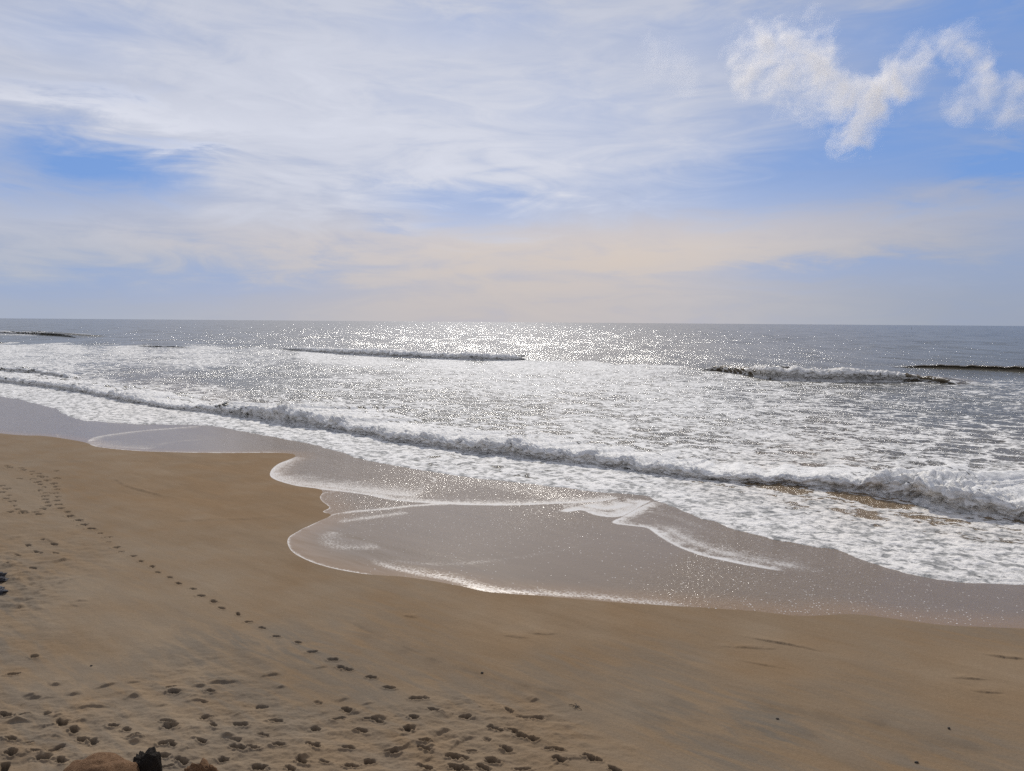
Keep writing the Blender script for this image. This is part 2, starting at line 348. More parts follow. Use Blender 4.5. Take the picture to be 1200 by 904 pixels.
# little cut banks: thin arcs whose far side drops
def scarp(pts, h, wd):
    L = line(pts); d, sd_, a = pdist(X, Y, L, 1.2)
    prof = np.where(sd_ > 0, np.exp(-(d/.45)**2), np.exp(-(d/wd)**2)*0+np.clip(1-d/wd, 0, 1))*sstep(np.minimum(a, 1-a), 0, .12)
    # crest towards the sea, drop towards the land
    hZ[:] += np.where(d < 1.2, h*np.where(sd_ > 0, np.exp(-(d/.28)**2), np.clip(1-d/wd, 0, 1))*np.sin(np.pi*a)**1.3*(1+.5*fbm(X/.3, Y/.3, 3, 12)).clip(.2, 2), 0)
for pts, h in [([(137, 565), (150, 571), (175, 578), (200, 584)], .07), ([(865, 745), (900, 752), (935, 758), (972, 766)], .05), ([(835, 757), (880, 760), (920, 761)], .035), ([(862, 773), (895, 780), (930, 785)], .03),
               ([(1145, 765), (1175, 771), (1210, 773)], .05), ([(1110, 794), (1140, 796), (1165, 797)], .04), ([(1130, 808), (1155, 812), (1180, 812)], .04), ([(190, 610), (280, 608), (340, 604)], .02),
               ([(28, 821), (40, 818), (53, 817)], .06), ([(75, 816), (88, 814), (98, 813)], .06), ([(82, 832), (105, 829), (135, 827)], .06), ([(108, 808), (125, 804), (140, 799)], .06), ([(145, 801), (158, 799), (169, 798)], .04),
               ([(3, 848), (20, 846), (40, 846)], .07), ([(185, 815), (200, 811), (218, 810)], .05), ([(224, 806), (235, 804), (243, 804)], .08), ([(235, 802), (262, 799), (285, 799)], .06), ([(303, 794), (320, 791), (332, 790)], .06),
               ([(180, 828), (190, 826), (200, 824)], .04), ([(215, 824), (230, 821), (243, 822)], .06), ([(148, 818), (157, 816), (165, 817)], .07), ([(320, 808), (330, 806), (337, 805)], .05), ([(365, 785), (377, 782), (386, 781)], .04),
               ([(610, 741), (640, 744), (660, 742)], .03), ([(470, 720), (480, 723), (492, 724)], .04), ([(580, 743), (605, 747), (625, 748)], .03), ([(520, 885), (545, 866), (565, 862)], .07), ([(452, 884), (470, 878), (488, 868)], .08),
               ([(640, 902), (660, 892), (700, 888)], .05), ([(55, 640), (62, 638), (70, 640)], .05), ([(12, 632), (20, 630), (28, 631)], .05), ([(45, 632), (55, 633), (62, 637)], .06), ([(2, 668), (20, 662), (35, 658)], .06),
               ([(5, 678), (22, 673), (38, 671)], .05), ([(18, 692), (40, 684), (60, 678)], .06), ([(30, 662), (48, 660), (60, 657)], .05), ([(20, 705), (35, 703), (50, 702)], .05), ([(58, 688), (80, 680), (100, 677)], .03)]:
    scarp(pts, h, .05)
r_ = np.random.default_rng(11)
for i in range(46):     # scuffs kicked up where people walked
    a, b = r_.uniform(0, 620), 800+104*r_.random()**.8
    if i > 36: a, b = r_.uniform(0, 90), r_.uniform(630, 720)
    ln, sl_ = r_.uniform(10, 26), r_.uniform(-.35, .05)
    scarp([(a, b), (a+ln/2, b+ln*sl_/2-r_.uniform(0, 2.5)), (a+ln, b+ln*sl_)], r_.uniform(.03, .075), .05)
# footprints: (pixel x, pixel y, depth scale)
FP = []
trail = [(82, 605), (92, 610), (98, 615), (107, 620), (117, 625), (126, 630), (127, 636), (136, 642), (142, 647), (156, 652), (165, 658), (178, 664), (185, 671), (199, 677), (209, 684), (226, 690), (235, 698), (250, 705), (260, 713), (279, 720), (291, 729),
         (307, 736), (324, 746), (349, 753), (366, 764), (390, 773), (399, 782), (408, 785), (435, 794), (456, 806), (486, 818), (509, 831), (545, 840), (578, 853), (584, 855), (600, 855), (606, 860), (613, 863), (624, 866), (646, 877), (655, 879), (690, 887), (698, 891)]
for i, p in enumerate(trail): FP.append((*p, 1.0 if i < 4 or i % 3 else .8))
z6 = [(45, 35), (60, 47), (140, 50), (150, 63), (207, 72), (207, 90), (250, 88), (265, 103), (290, 110), (215, 123), (310, 132), (265, 158), (245, 143), (290, 177), (260, 197), (305, 215), (297, 235), (300, 258), (310, 278), (315, 300), (285, 320), (355, 153),
      (368, 173), (375, 192), (360, 216), (378, 240), (370, 265), (385, 292), (400, 316), (445, 340), (10, 168), (40, 187), (15, 210), (50, 232), (35, 252), (90, 298), (110, 322), (150, 335), (150, 347), (65, 340), (75, 270), (235, 340), (255, 355),
      (230, 600), (240, 604), (370, 612), (120, 628), (108, 622), (270, 612), (360, 560), (345, 553), (185, 560), (215, 712), (280, 525), (90, 660), (40, 690), (130, 180-60), (375, 118), (370, 68)]
for a, b in z6: FP.append((a/5.65, 540+b/5.65, .75))
z7 = [(88, 414), (215, 438), (260, 470), (92, 513), (40, 548), (135, 541), (195, 536), (285, 500), (300, 497), (330, 507), (215, 576), (470, 493), (480, 490), (445, 466), (575, 512), (605, 514), (610, 452), (590, 455), (732, 421), (720, 424), (710, 507), (845, 450), (825, 528), (850, 530), (885, 525),
      (925, 484), (970, 436), (1110, 463), (980, 518), (1090, 520), (1110, 523), (630, 573), (645, 578), (785, 572), (920, 596), (910, 600), (1140, 578), (1190, 428), (600, 316), (610, 336), (740, 332), (400, 452), (585, 435), (750, 449), (585, 597), (578, 556), (150, 567), (15, 592),
      (20, 415), (40, 500), (120, 208), (45, 270), (380, 600), (480, 600), (700, 596), (1020, 600), (1060, 575)]
for a, b in z7: FP.append((a/3, 700+b/3, 1.0))
z8 = [(60, 468), (70, 472), (25, 532), (38, 595), (30, 590), (390, 562), (405, 563), (420, 565), (525, 570), (530, 580), (295, 510), (300, 538), (290, 534), (175, 545), (100, 578), (240, 460), (255, 422), (230, 466), (300, 600), (430, 602), (400, 600), (580, 535), (455, 537), (765, 573), (690, 425), (105, 425),
      (125, 430), (20, 395), (500, 600), (640, 600), (960, 606)]
for a, b in z8: FP.append((400+a/3, 700+b/3, .95))
rr = np.random.default_rng(3)
for i in range(12):      # trampled ground at the foot of the dune
    a, b = rr.uniform(0, 640), rr.uniform(815, 904)
    FP.append((a, b, rr.uniform(.25, .5)))
pit_shade_tideline = np.zeros(X.shape)
for (a, b, dsc) in FP:
    cx, cy = gpt(a, b)
    near = np.nonzero((np.abs(X-cx) < .5) & (np.abs(Y-cy) < .6) & m)[0]
    if not len(near): continue
    th = rr.normal(.35, .35) if b > 600 else rr.normal(.1, .3)
    dx, dy = X[near]-cx, Y[near]-cy
    dist = .05*fbm(dx*10+a, dy*10+b, 3, 77)
    u = dx*math.cos(th)-dy*math.sin(th); v = dx*math.sin(th)+dy*math.cos(th)
    big = 1.6 if b < 625 else 1.1
    hl, hw = rr.uniform(.115, .17)*big, rr.uniform(.06, .10)*big**1.5; dsc = dsc*big
    waist = 1-.25*np.exp(-((u+.01)/.04)**2)
    r = np.sqrt((u/hl)**2+(v/(hw*waist))**2)+dist*6
    depth = .14*dsc*rr.uniform(.65, 1.15)
    np.maximum.at(pit_shade_tideline, near, (1-sstep(r, .55, 1.05))*min(1, dsc*1.1)*rr.uniform(.55, 1))  # shade painted into the dent, adding to its cast shadow
    hZ[near] += -depth*(1-sstep(r, .62, 1.12)) + .022*dsc*np.exp(-((r-1.32)/.25)**2)*(.7+.5*np.sign(-dy))
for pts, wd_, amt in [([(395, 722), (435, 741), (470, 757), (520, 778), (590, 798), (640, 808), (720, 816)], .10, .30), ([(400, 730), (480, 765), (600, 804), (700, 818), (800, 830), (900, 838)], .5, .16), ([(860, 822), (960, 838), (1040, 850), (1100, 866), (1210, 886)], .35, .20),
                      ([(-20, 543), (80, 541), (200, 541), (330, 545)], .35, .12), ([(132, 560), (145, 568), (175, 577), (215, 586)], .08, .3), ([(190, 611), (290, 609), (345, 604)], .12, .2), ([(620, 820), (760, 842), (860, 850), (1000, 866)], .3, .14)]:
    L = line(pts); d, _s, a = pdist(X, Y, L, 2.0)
    np.maximum(pit_shade_tideline, amt*np.exp(-(d/wd_)**2)*sstep(np.minimum(a, 1-a), 0, .15)*(.6+.9*fbm(X/.7, Y/.7, 4, 14)).clip(0, 1.5), out=pit_shade_tideline)
Z = Z+hZ
R2 = lambda a: a.reshape(shp)
# sand keeps out of sight under the sea
sand = grid_mesh('beach_sand', R2(X), R2(Y), R2(Z), sand_mat, {'damp': R2(damp), 'grey': R2(grey), 'churn': R2(churn), 'pit_shade_tideline': R2(pit_shade_tideline)})
tag(sand, 'wide tawny sandy beach with footprint trails beside the sea', 'beach', kind='structure')

# ------------------------------------------------------------------ the backwash film on the sand
mm = (Y > 18) & (Y < 300) & (np.abs(X) < 260) & (s_ < 8) & (s_ > -22)
ix = np.nonzero(mm)[0]; x, y = X[ix], Y[ix]
jx = .10*fbm(x/.8, y/.8, 3, 61)
sf = signed(x, y, Lfilm, PolyFilm, 8.0)
ss_ = signed(x, y, Lsea, PolySea, 12.0)
px, py = PX[ix], PY[ix]
foam = np.zeros(x.shape)
def lip_sheen(pts, amp, wi, wo=.06, side=1, fade=.08, nz=.5):
    """foam lip, also used for painted sheen: crisp on its outer side (wo), trailing off on the inner one (wi); widths in metres"""
    L = line(pts); d, sgn, a = pdist(x, y, L, max(wi, wo)*3+.3)
    n = 1+nz*fbm(x/.5, y/.5, 3, 91)
    e = np.where(sgn*side > 0, np.exp(-d/(wi*n.clip(.3, 3))), np.exp(-(d/wo)**2))
    e = e*np.clip(amp*(1+.3*nz*fbm(x/1.5, y/1.5, 2, 17)), 0, 2)*sstep(np.minimum(a, 1-a), 0, fade)
    np.maximum(foam, np.where(d < max(wi, wo)*3+.29, e, 0), out=foam)
lip_sheen([(240, 499), (190, 503), (140, 508), (112, 513), (102, 519)], .85, .9, .15, side=1)
lip_sheen([(102, 519), (115, 524), (167, 529), (250, 531), (320, 531), (344, 535)], .95, .35, .05)
lip_sheen([(100, 518), (130, 524), (180, 527)], .55, 3.0, .3)
lip_sheen([(180, 522), (205, 518), (240, 515)], .40, .7, .5)
lip_sheen([(344, 535), (326, 544), (317, 553), (320, 561), (345, 569), (380, 574), (400, 576), (430, 580), (460, 586), (510, 590), (560, 592), (610, 592), (660, 590), (700, 588), (730, 583)], 1.0, .95, .09, fade=.02)
lip_sheen([(318, 556), (345, 566), (385, 570), (440, 577), (500, 583)], .75, 2.2, .5, fade=.1)
lip_sheen([(345, 537), (420, 548), (520, 566), (620, 576), (740, 583)], .12, 3.5, 2.5, fade=.02)
lip_sheen([(650, 598), (664, 600), (682, 598), (700, 604), (722, 606), (736, 601), (752, 592), (765, 586)], 1.15, 1.3, .10, nz=.8)
lip_sheen([(685, 591), (710, 596), (740, 590)], 1.1, 1.2, .6)
lip_sheen([(770, 587), (748, 597), (732, 606), (720, 613), (740, 616), (760, 619), (775, 629), (792, 639), (820, 650), (850, 657), (890, 665), (930, 671)], 1.15, .55, .12, nz=.9, fade=.05)
lip_sheen([(745, 612), (775, 616), (810, 634), (850, 648), (920, 662), (990, 676)], .62, 1.1, .6, fade=.2, nz=.8)
lip_sheen([(760, 600), (790, 606), (830, 622)], .3, 1.0, .6)
lip_sheen([(400, 576), (380, 578), (375, 583), (378, 588), (386, 595), (379, 600), (388, 604)], .85, .08, .05, nz=.3)
lip_sheen([(420, 599), (405, 601), (388, 604), (365, 615), (345, 625), (337, 633), (341, 645), (358, 656), (385, 665), (430, 673), (452, 677)], .95, .10, .05, nz=.4, fade=.1)
lip_sheen([(560, 590), (500, 592), (450, 597), (415, 600), (395, 603)], .75, .25, .3)
lip_sheen([(395, 622), (384, 630), (392, 640), (420, 642), (450, 640)], .4, 1.2, .6, side=1, nz=.3)  # soft glow of sheen painted into the veil
lip_sheen([(392, 612), (430, 607), (480, 600)], .5, .5, .5)
lip_sheen([(420, 648), (434, 655), (455, 664), (490, 672), (530, 679), (555, 687), (580, 692), (620, 695), (680, 698), (720, 702), (780, 708), (850, 712)], .55, .55, .30, nz=.3, fade=.16)  # bright sheen line painted as a pale veil
lip_sheen([(530, 661), (580, 656), (620, 651), (665, 643), (705, 632)], .2, .25, .35, nz=.6)
lip_sheen([(420, 655), (520, 661), (600, 655)], .25, .5, .5, nz=.6)
lip_sheen([(0, 494), (60, 495), (120, 499)], .30, .5, .5); lip_sheen([(66, 509), (72, 514), (100, 516)], .5, .2, .1)  # the first is faint wet sheen, painted as veil
lip_sheen([(0, 508), (50, 511), (80, 515)], .3, .6, .3)
lip_sheen([(500, 557), (510, 562), (505, 566)], .7, .10, .10)
ctrl = [(0, 480, .1), (100, 505, .15), (300, 525, .1), (400, 560, .5), (450, 580, .9), (560, 575, .5), (520, 610, .35), (600, 610, .5), (660, 620, .4), (560, 640, .3), (600, 685, .15), (480, 650, .1), (700, 680, .1), (740, 650, .3), (800, 680, .25), (840, 660, .9),
        (900, 675, .7), (960, 665, .4), (960, 706, .75), (1000, 690, .4), (1060, 712, .7), (1110, 728, .75), (1120, 700, .25), (1200, 710, .15), (880, 700, .3), (360, 640, .05), (700, 560, .2)]
bub = idw(px, py, ctrl)[0]
rip = idw(px, py, [(0, 480, .5), (380, 555, .8), (450, 580, 1), (700, 570, .6), (500, 610, .3), (600, 680, .1), (850, 660, 1), (950, 665, .8), (760, 640, .2), (1100, 700, .4), (360, 640, 0), (200, 520, .1)])[0]
edge = sstep(sf, .05, 2.2)
off = np.clip(sf/.35, -1, 1)*.009
F_ = lambda a, v=0.: (lambda o: (o.__setitem__(ix, a), o.reshape(shp))[1])(np.full(X.shape, v))
keep = F_(((sf > -.4) & (ss_ < 1.5)).astype(float)) > .5
film = grid_mesh('swash', R2(X), R2(Y), F_(Z[ix]+off), film_mat, {'foam': F_(foam), 'bubbles': F_(bub), 'ripple': F_(rip), 'edge': F_(edge)}, keep=keep)
tag(film, 'thin sheet of backwash with foam lips spread over the sand', 'backwash', kind='structure')

# ------------------------------------------------------------------ the sea
kk = fan_k(.80, .00135, 9.0)
q = np.arange(CAMZ/24.5, CAMZ/3500, -.00062)
yy = np.concatenate([CAMZ/q, np.geomspace(3700, 80000, 40)])
K, Y = np.meshgrid(kk, yy); X = K*Y; shp = X.shape; X, Y = X.reshape(-1), Y.reshape(-1)
s_, l_ = shore(X, Y); dy = Y*Y*.00062/CAMZ
PX, PY = project(X, Y, np.zeros(X.shape))
FOAM = [(0, 385, 0), (200, 385, 0), (400, 385, 0), (700, 390, 0), (1000, 395, 0), (1200, 400, 0), (1200, 420, 0), (900, 415, 0), (700, 410, 0), (640, 412, 0),
        (350, 398, 0), (400, 403, 0), (450, 406, 0), (500, 408, 0), (560, 411, 0), (600, 414, 0), (660, 417, 0), (720, 420, 0), (780, 424, 0), (820, 425, 0), (870, 428, 0), (100, 384, 0), (30, 385, 0), (150, 396, 0), (200, 399, 0), (300, 400, 0), (250, 399, 0), (100, 399, .1), (640, 424, .85), (740, 427, .75),  (0, 409, .75), (80, 408, .7), (150, 409, .7), (240, 409, .62), (310, 411, .5), (200, 417, .6), (60, 420, .62), (300, 415, .45), (20, 428, .65), (120, 428, .52), (240, 422, .65), (330, 420, .45),
        (330, 400, 0), (500, 400, 0), (450, 408, 0), (370, 416, .8), (430, 421, .85), (520, 425, .80), (600, 426, .84), (700, 428, .80), (780, 430, .74), (850, 438, .55),
        (60, 437, .5), (150, 440, .18), (250, 440, .15), (350, 438, .22), (200, 452, .25), (300, 455, .2), (120, 450, .6), (180, 460, .6), (230, 463, .55), (320, 465, .45), (380, 470, .45), (430, 440, .45), (440, 460, .40),
        (520, 445, .62), (520, 470, .42), (600, 450, .66), (600, 480, .48), (700, 450, .66), (700, 490, .55), (620, 500, .5), (480, 485, .45), (560, 500, .6), (800, 460, .62), (800, 500, .60), (900, 465, .52), (900, 500, .60), (860, 530, .58),
        (760, 520, .52), (950, 450, .38), (950, 480, .55), (1010, 470, .36), (1040, 460, .25), (1100, 455, .3), (1160, 460, .38), (1110, 478, .24), (1060, 485, .38), (1180, 490, .35), (1000, 510, .58), (1080, 515, .52), (1180, 520, .48), (1150, 545, .52),
        (1000, 540, .58), (1080, 555, .60), (920, 550, .62), (1190, 570, .7), (1100, 432, .0), (1180, 440, .2), (1060, 425, 0),
        (10, 456, .95), (80, 475, 1), (120, 487, 1), (200, 490, 1), (280, 498, 1), (350, 505, 1), (420, 520, .95), (480, 535, .9), (500, 540, .78), (560, 548, .85), (640, 556, .85), (720, 566, .85), (800, 580, .88), (850, 572, .62), (880, 590, .85), (920, 580, .55),
        (950, 590, .55), (1010, 585, .40), (1030, 595, .42), (950, 620, .9), (1050, 603, .5), (1100, 612, .52), (1150, 620, .6), (1080, 640, .86), (1020, 635, .9), (1150, 650, .8), (1200, 635, .6), (1200, 670, .9), (1130, 675, .92), (860, 605, .9), (780, 590, .9)]
SILT = [(0, 400, 0), (600, 400, 0), (1200, 400, .0), (300, 440, .05), (800, 470, .1), (1100, 470, .12), (500, 480, .1), (800, 520, .2), (1100, 540, .25), (250, 490, .2), (500, 545, .3), (700, 555, .3), (840, 570, .7), (930, 580, .9), (1020, 588, 1), (1050, 602, 1), (1120, 615, 1),
        (1180, 622, .8), (900, 610, .4), (1050, 640, .5), (1180, 660, .5), (1040, 670, .5), (780, 585, .3), (1100, 655, .5), (230, 478, .6), (0, 470, .2)]
def sea_foam(px, py, x, y):
    # white water only on the landward side of the outer breaker line
    yb = np.interp(px, [-400, 0, 100, 240, 330, 620, 820, 1000, 1080, 1200, 1500], [395, 402, 403, 404.5, 408, 421.5, 429, 439, 443, 442, 452])
    g = sstep(py-yb+3.2*fbm(x/11, y/38, 4, 27), -.6, 2.6)
    out = np.exp(-((px-35)/70)**2-((py-392.0)/2.0)**2)*.55
    return np.clip(np.maximum(idw(px, py, FOAM, 3.0)[0]*g, out), 0, 1)
foam = sea_foam(PX, PY, X, Y); silt = np.clip(idw(PX, PY, SILT, 2.5)[0], 0, 1)
foam = foam+.16*fbm(l_/16, s_/9, 4, 5)*sstep(foam, .08, .3)*(1-sstep(foam, .75, 1)*.6)
def band(lam): return np.clip(1.6-2.2*dy/lam, 0, 1)
surf = 1-sstep(Y, 150, 330)
Hs = np.zeros(X.shape)
warp = 4*fbm(l_/35, s_/35, 2, 8)
for lam, amp, ang, ph in [(38, .20, .02, 0), (23, .12, -.12, 1.7), (61, .22, .05, .6), (14, .07, .2, 2.2), (9, .05, -.25, .9)]:
    phs = (s_*math.cos(ang)+l_*math.sin(ang)+warp*(lam > 12))*2*math.pi/lam+ph
    Hs += band(lam)*amp*((np.sin(phs)*.5+.5)**1.6-.4)*sstep(s_, 10, 45)
for lam, amp, ang, ph in [(120, .55, .05, 1.0), (74, .40, -.08, 2.0)]:
    Hs += band(lam)*amp*((np.sin((s_*math.cos(ang)+l_*math.sin(ang)+9*fbm(l_/120, s_/120, 2, 18))*2*math.pi/lam+ph)*.5+.5)**2.2-.35)*sstep(s_, 130, 260)
Hs += band(5)*.10*fbm(l_/6, s_/3.2, 3, 41)*sstep(s_, 2, 14)
Hs += band(1.6)*.075*fbm(l_/1.5, s_/1.0, 3, 43)*(.6+.6*foam)*surf
Hs += band(.8)*.06*fbm(X/.5, Y/.5, 3, 47)*foam
Hs += .13*np.abs(fbm(X/.9, Y/.9, 4, 49))*sstep(foam, .6, .95)*surf
# signed distance from the ragged front edge of the wash
nr = np.nonzero((Y < 240) & (s_ < 16) & (s_ > -16))[0]
sdist = np.where(inside(X, Y, PolySea), 50.0, -50.0)
sdn = signed(X[nr], Y[nr], Lsea, PolySea, 12.0)
jag = .30*fbm(X[nr]/1.3, Y[nr]/1.3, 4, 71)+.5*fbm(X[nr]/5, Y[nr]/5, 2, 73)
sdist[nr] = sdn+np.where(np.abs(sdn) < 2.5, jag*.6, 0)
sb = sand_base(X, Y)
thick = .09*sstep(sdist, 0, .5)+.07*sstep(sdist, .3, 2.5)*(1+fbm(X/.7, Y/.7, 3, 79))*.8
Zs = np.maximum(.04+Hs*sstep(sdist, 0, 8), sb+thick)
Zs = np.where(sdist < 0, sb-.06+.06*np.exp(np.clip(sdist, -5, 0)/.1)*1.0, Zs)
Zs = np.where(sdist > 0, sb*(1-sstep(sdist, 0, .12))+Zs*sstep(sdist, 0, .12), Zs)
foam = np.where((sdist < 1.2) & (sdist > -2), np.maximum(foam, .92), foam)
keep = (sdist > -.5)
sea = grid_mesh('sea', R2(X).reshape(shp) if False else X.reshape(shp), Y.reshape(shp), Zs.reshape(shp), sea_mat,
                {'foam': foam.reshape(shp), 'silt': silt.reshape(shp), 'calm': (1+0*foam).reshape(shp)}, keep=keep.reshape(shp))
tag(sea, 'grey glittering sea with streaks of white foam up to the horizon', 'sea', kind='structure')

# ------------------------------------------------------------------ breaking waves, each its own mesh
def wave(foot, heights, label, front=1.1, back=6.0, ds=.16, nprof=70, foamk=None, lump=.18, curl=.25, seed=0, siltk=.1, ragged=.35, name='breaking_wave', sol=True):
    """foot: pixels along the foot of the wave face; heights: height of the crest (m) at each"""
    SANDY[0] = False; P = np.array([gpt(a, b) for a, b in foot]); SANDY[0] = True
    cl = np.concatenate([[0], np.cumsum(np.linalg.norm(np.diff(P, axis=0), axis=1))])
    n = int(cl[-1]/ds); tt = np.linspace(0, cl[-1], n)
    def smooth(v):
        k = max(3, int(6/ds)); w_ = np.hanning(k); w_ /= w_.sum(); return np.convolve(np.pad(v, k, mode='reflect', reflect_type='odd'), w_, 'same')[k:-k]
    cx, cy = smooth(np.interp(tt, cl, P[:, 0])), smooth(np.interp(tt, cl, P[:, 1]))
    A = smooth(np.interp(tt, cl, heights)); FK = smooth(np.interp(tt, cl, foamk if foamk else [1]*len(foot)))
    tx, ty = np.gradient(cx), np.gradient(cy); L = np.hypot(tx, ty); tx, ty = tx/L, ty/L
    nx, ny = -ty, tx
    flip = np.sign(np.mean(nx*SX+ny*SY)); nx, ny = nx*flip, ny*flip              # points out to sea
    cx = cx+nx*ragged*fbm(tt/3.1, tt*0, 3, seed+3)*1.2; cy = cy+ny*ragged*fbm(tt/3.1, tt*0, 3, seed+3)*1.2
    A = A*(1+ragged*(.75*fbm(tt/2.2, tt*0+3, 3, seed+5)+.55*fbm(tt/11, tt*0+5, 2, seed+6))).clip(.45, 2)
    # cross-section: foot -> face -> lip (may overhang) -> crest -> long back
    pu = np.array([-.55, -.2, .0, .10, .16-curl*.6, .02-curl*.55, .12-curl*.25, .5, 1.0, 1.8, 3.2, 5.0])
    pz = np.array([-.20, -.06, .05, .32, .60, .82, .97, 1.03, .90, .62, .24, -.12])
    pu = np.where(pu > .5, .5+(pu-.5)*(back-.5)/4.5/front, pu)*front
    u = np.linspace(0, 1, nprof); ku = np.linspace(0, 1, len(pu))
    from_u = lambda arr: np.interp(u, ku, arr)
    U, V = from_u(pu), from_u(pz)
    kq = np.hanning(7); kq /= kq.sum()
    U = np.convolve(np.pad(U, 3, mode='edge'), kq, 'valid'); V = np.convolve(np.pad(V, 3, mode='edge'), kq, 'valid')
    UU, TT = np.meshgrid(U, tt); VV = np.tile(V, (n, 1)); AA = A[:, None]
    sc_ = np.clip(AA, .35, 3)
    D = UU*sc_**.8; Zw = VV*AA-.02
    skirt = (1+ragged*2.2*np.maximum(0, fbm(tt/4.5, tt*0+8, 3, seed+31)+.15))[:, None]
    D = np.where(UU < 0.2*front, (D-.2*front)*skirt+.2*front, D)
    facew = np.interp(u, [0, .15, .3, .6, .8, 1], [0, .7, 1, 1, .35, 0])[None, :]
    arcl = np.tile(np.concatenate([[0], np.cumsum(np.hypot(np.diff(U), np.diff(V)))]), (n, 1))
    b1 = (1-2*np.abs(fbm(TT/.95+.6*fbm(TT/3, arcl, 2, 5), arcl/.6, 5, seed+11, .62)))*lump; b2 = fbm(TT/.45, arcl/.4, 3, seed+15)*lump*.45
    br = np.clip(FK[:, None], 0, 1)
    disp = (b1+b2)*facew*(.12+.88*br)*np.clip(AA, .2, 1.4)
    gx, gz = np.gradient(U), np.gradient(V); gl = np.hypot(gx, gz)+1e-6
    D = D+disp*(-gz/gl)[None, :]; Zw = Zw+disp*(gx/gl)[None, :]*.9
    WX, WY = cx[:, None]+nx[:, None]*D, cy[:, None]+ny[:, None]*D
    ppx, ppy = project(WX.reshape(-1), WY.reshape(-1), np.zeros(WX.size)); fsea = sea_foam(ppx, ppy, WX.reshape(-1), WY.reshape(-1)).reshape(WX.shape)
    fr = np.interp(u, [0, .12, .55, .68, .85, 1], [.9, 1, 1, .8, .35, 0])[None, :]
    fo_ = fsea*(1-fr)+fr*br*1.0+fr*(1-br)*fsea*.0
    ends = sstep(np.minimum(tt, tt[-1]-tt), 0, min(5+1.2*front**2, .3*cl[-1]))[:, None]; Zw = Zw*ends-.25*(1-ends)
    order = slice(None) if flip*1 < 0 else slice(None, None, -1)
    o = grid_mesh(name, WX[:, order], WY[:, order], Zw[:, order], sea_mat, {'foam': fo_[:, order], 'silt': np.full(WX.shape, siltk), 'calm': fo_*0+.35})
    return tag(o, label, 'wave', 'waves rolling in to the beach')
wave([(-420, 405), (-200, 427), (0, 449), (60, 456), (100, 462), (150, 472), (200, 481), (250, 485), (313, 495), (360, 501), (400, 507), (450, 517), (500, 525), (550, 532), (600, 537), (650, 543), (700, 548), (750, 555), (800, 562), (850, 566), (900, 569), (967, 575), (1020, 582), (1067, 591), (1130, 604), (1200, 615), (1320, 634), (1500, 668)],
     [1.0, 1.0, .9, .9, .95, .8, .6, .8, 1.5, 1.3, 1.15, .9, .95, 1.1, .95, .85, .85, .85, .8, .55, .6, .85, 1.25, 1.55, 1.4, 1.4, 1.2, 1.2],
     'long tumbling white wave nearest the beach, crossing the whole view', foamk=[1, 1, .8, .75, .85, .95, .95, .62, .80, .95] + [1]*18, lump=.25, back=15, seed=100, ragged=.5, siltk=.15)
wave([(812, 434), (840, 436), (870, 440), (900, 446), (940, 447), (990, 449), (1040, 449), (1070, 448), (1100, 450), (1150, 454)],
     [.8, 1.3, 1.6, 2.4, 2.3, 2.3, 2.0, 1.3, 1.1, .3], 'breaking wave with a falling white curtain and dark shoulders at right, far out',
     foamk=[.4, .45, .35, .8, 1, 1, .95, .3, .25, .3], front=1.4, back=20, ds=.3, lump=.30, curl=.4, seed=200, siltk=.45, ragged=.25)
wave([(985, 430), (1030, 431), (1080, 432), (1140, 434), (1200, 437), (1300, 442), (1450, 450)], [.0, .4, .9, 1.2, 1.3, 1.4, 1.2],
     'smooth dark unbroken swell behind the right-hand breaker', foamk=[0]*7, front=4.5, back=16, ds=.5, lump=.14, curl=-.1, seed=300, siltk=.35, ragged=.3)
wave([(325, 409), (350, 412), (400, 416), (450, 419), (500, 421), (550, 423), (600, 424), (625, 422)], [.4, 1.0, 1.5, 1.8, 1.4, 1.7, 1.5, .5],
     'line of white water in the middle distance below the bright glitter', foamk=[.5, 1, 1, 1, 1, 1, 1, .7], front=2.0, back=26, ds=.35, lump=.34, curl=.15, seed=400, ragged=.5)
wave([(-300, 380), (-100, 389), (0, 392), (25, 392), (50, 393.5), (70, 394.5), (95, 397)], [2, 2, 1.9, 1.6, 1.9, 1.8, .3],
     'farthest dark-backed wave with a white crest at the far left', foamk=[.6, .7, .8, .5, .15, .1, 0], front=4, back=18, ds=1.0, lump=.3, curl=0, seed=500)
wave([(-60, 404), (0, 403), (18, 403)], [.8, .8, .2], 'short dark wave hump at the left edge amid foam', foamk=[.2, .2, 0], front=3, back=10, ds=.5, lump=.15, curl=0, seed=600)
wave([(150, 405), (175, 407), (205, 407.5), (240, 409)], [.2, .45, .45, .2], 'low dark wave hump in the foam left of centre', foamk=[.2, .4, .3, .3], front=3, back=9, ds=.5, lump=.15, curl=0, seed=700)
wave([(-120, 424), (0, 436), (40, 438), (75, 443), (90, 447)], [1.0, .9, .85, .7, .2], 'low white-topped wave following the long breaker at left', foamk=[.6, .6, .7, .8, .8], front=1.8, back=6, ds=.3, lump=.22, curl=.1, seed=800)

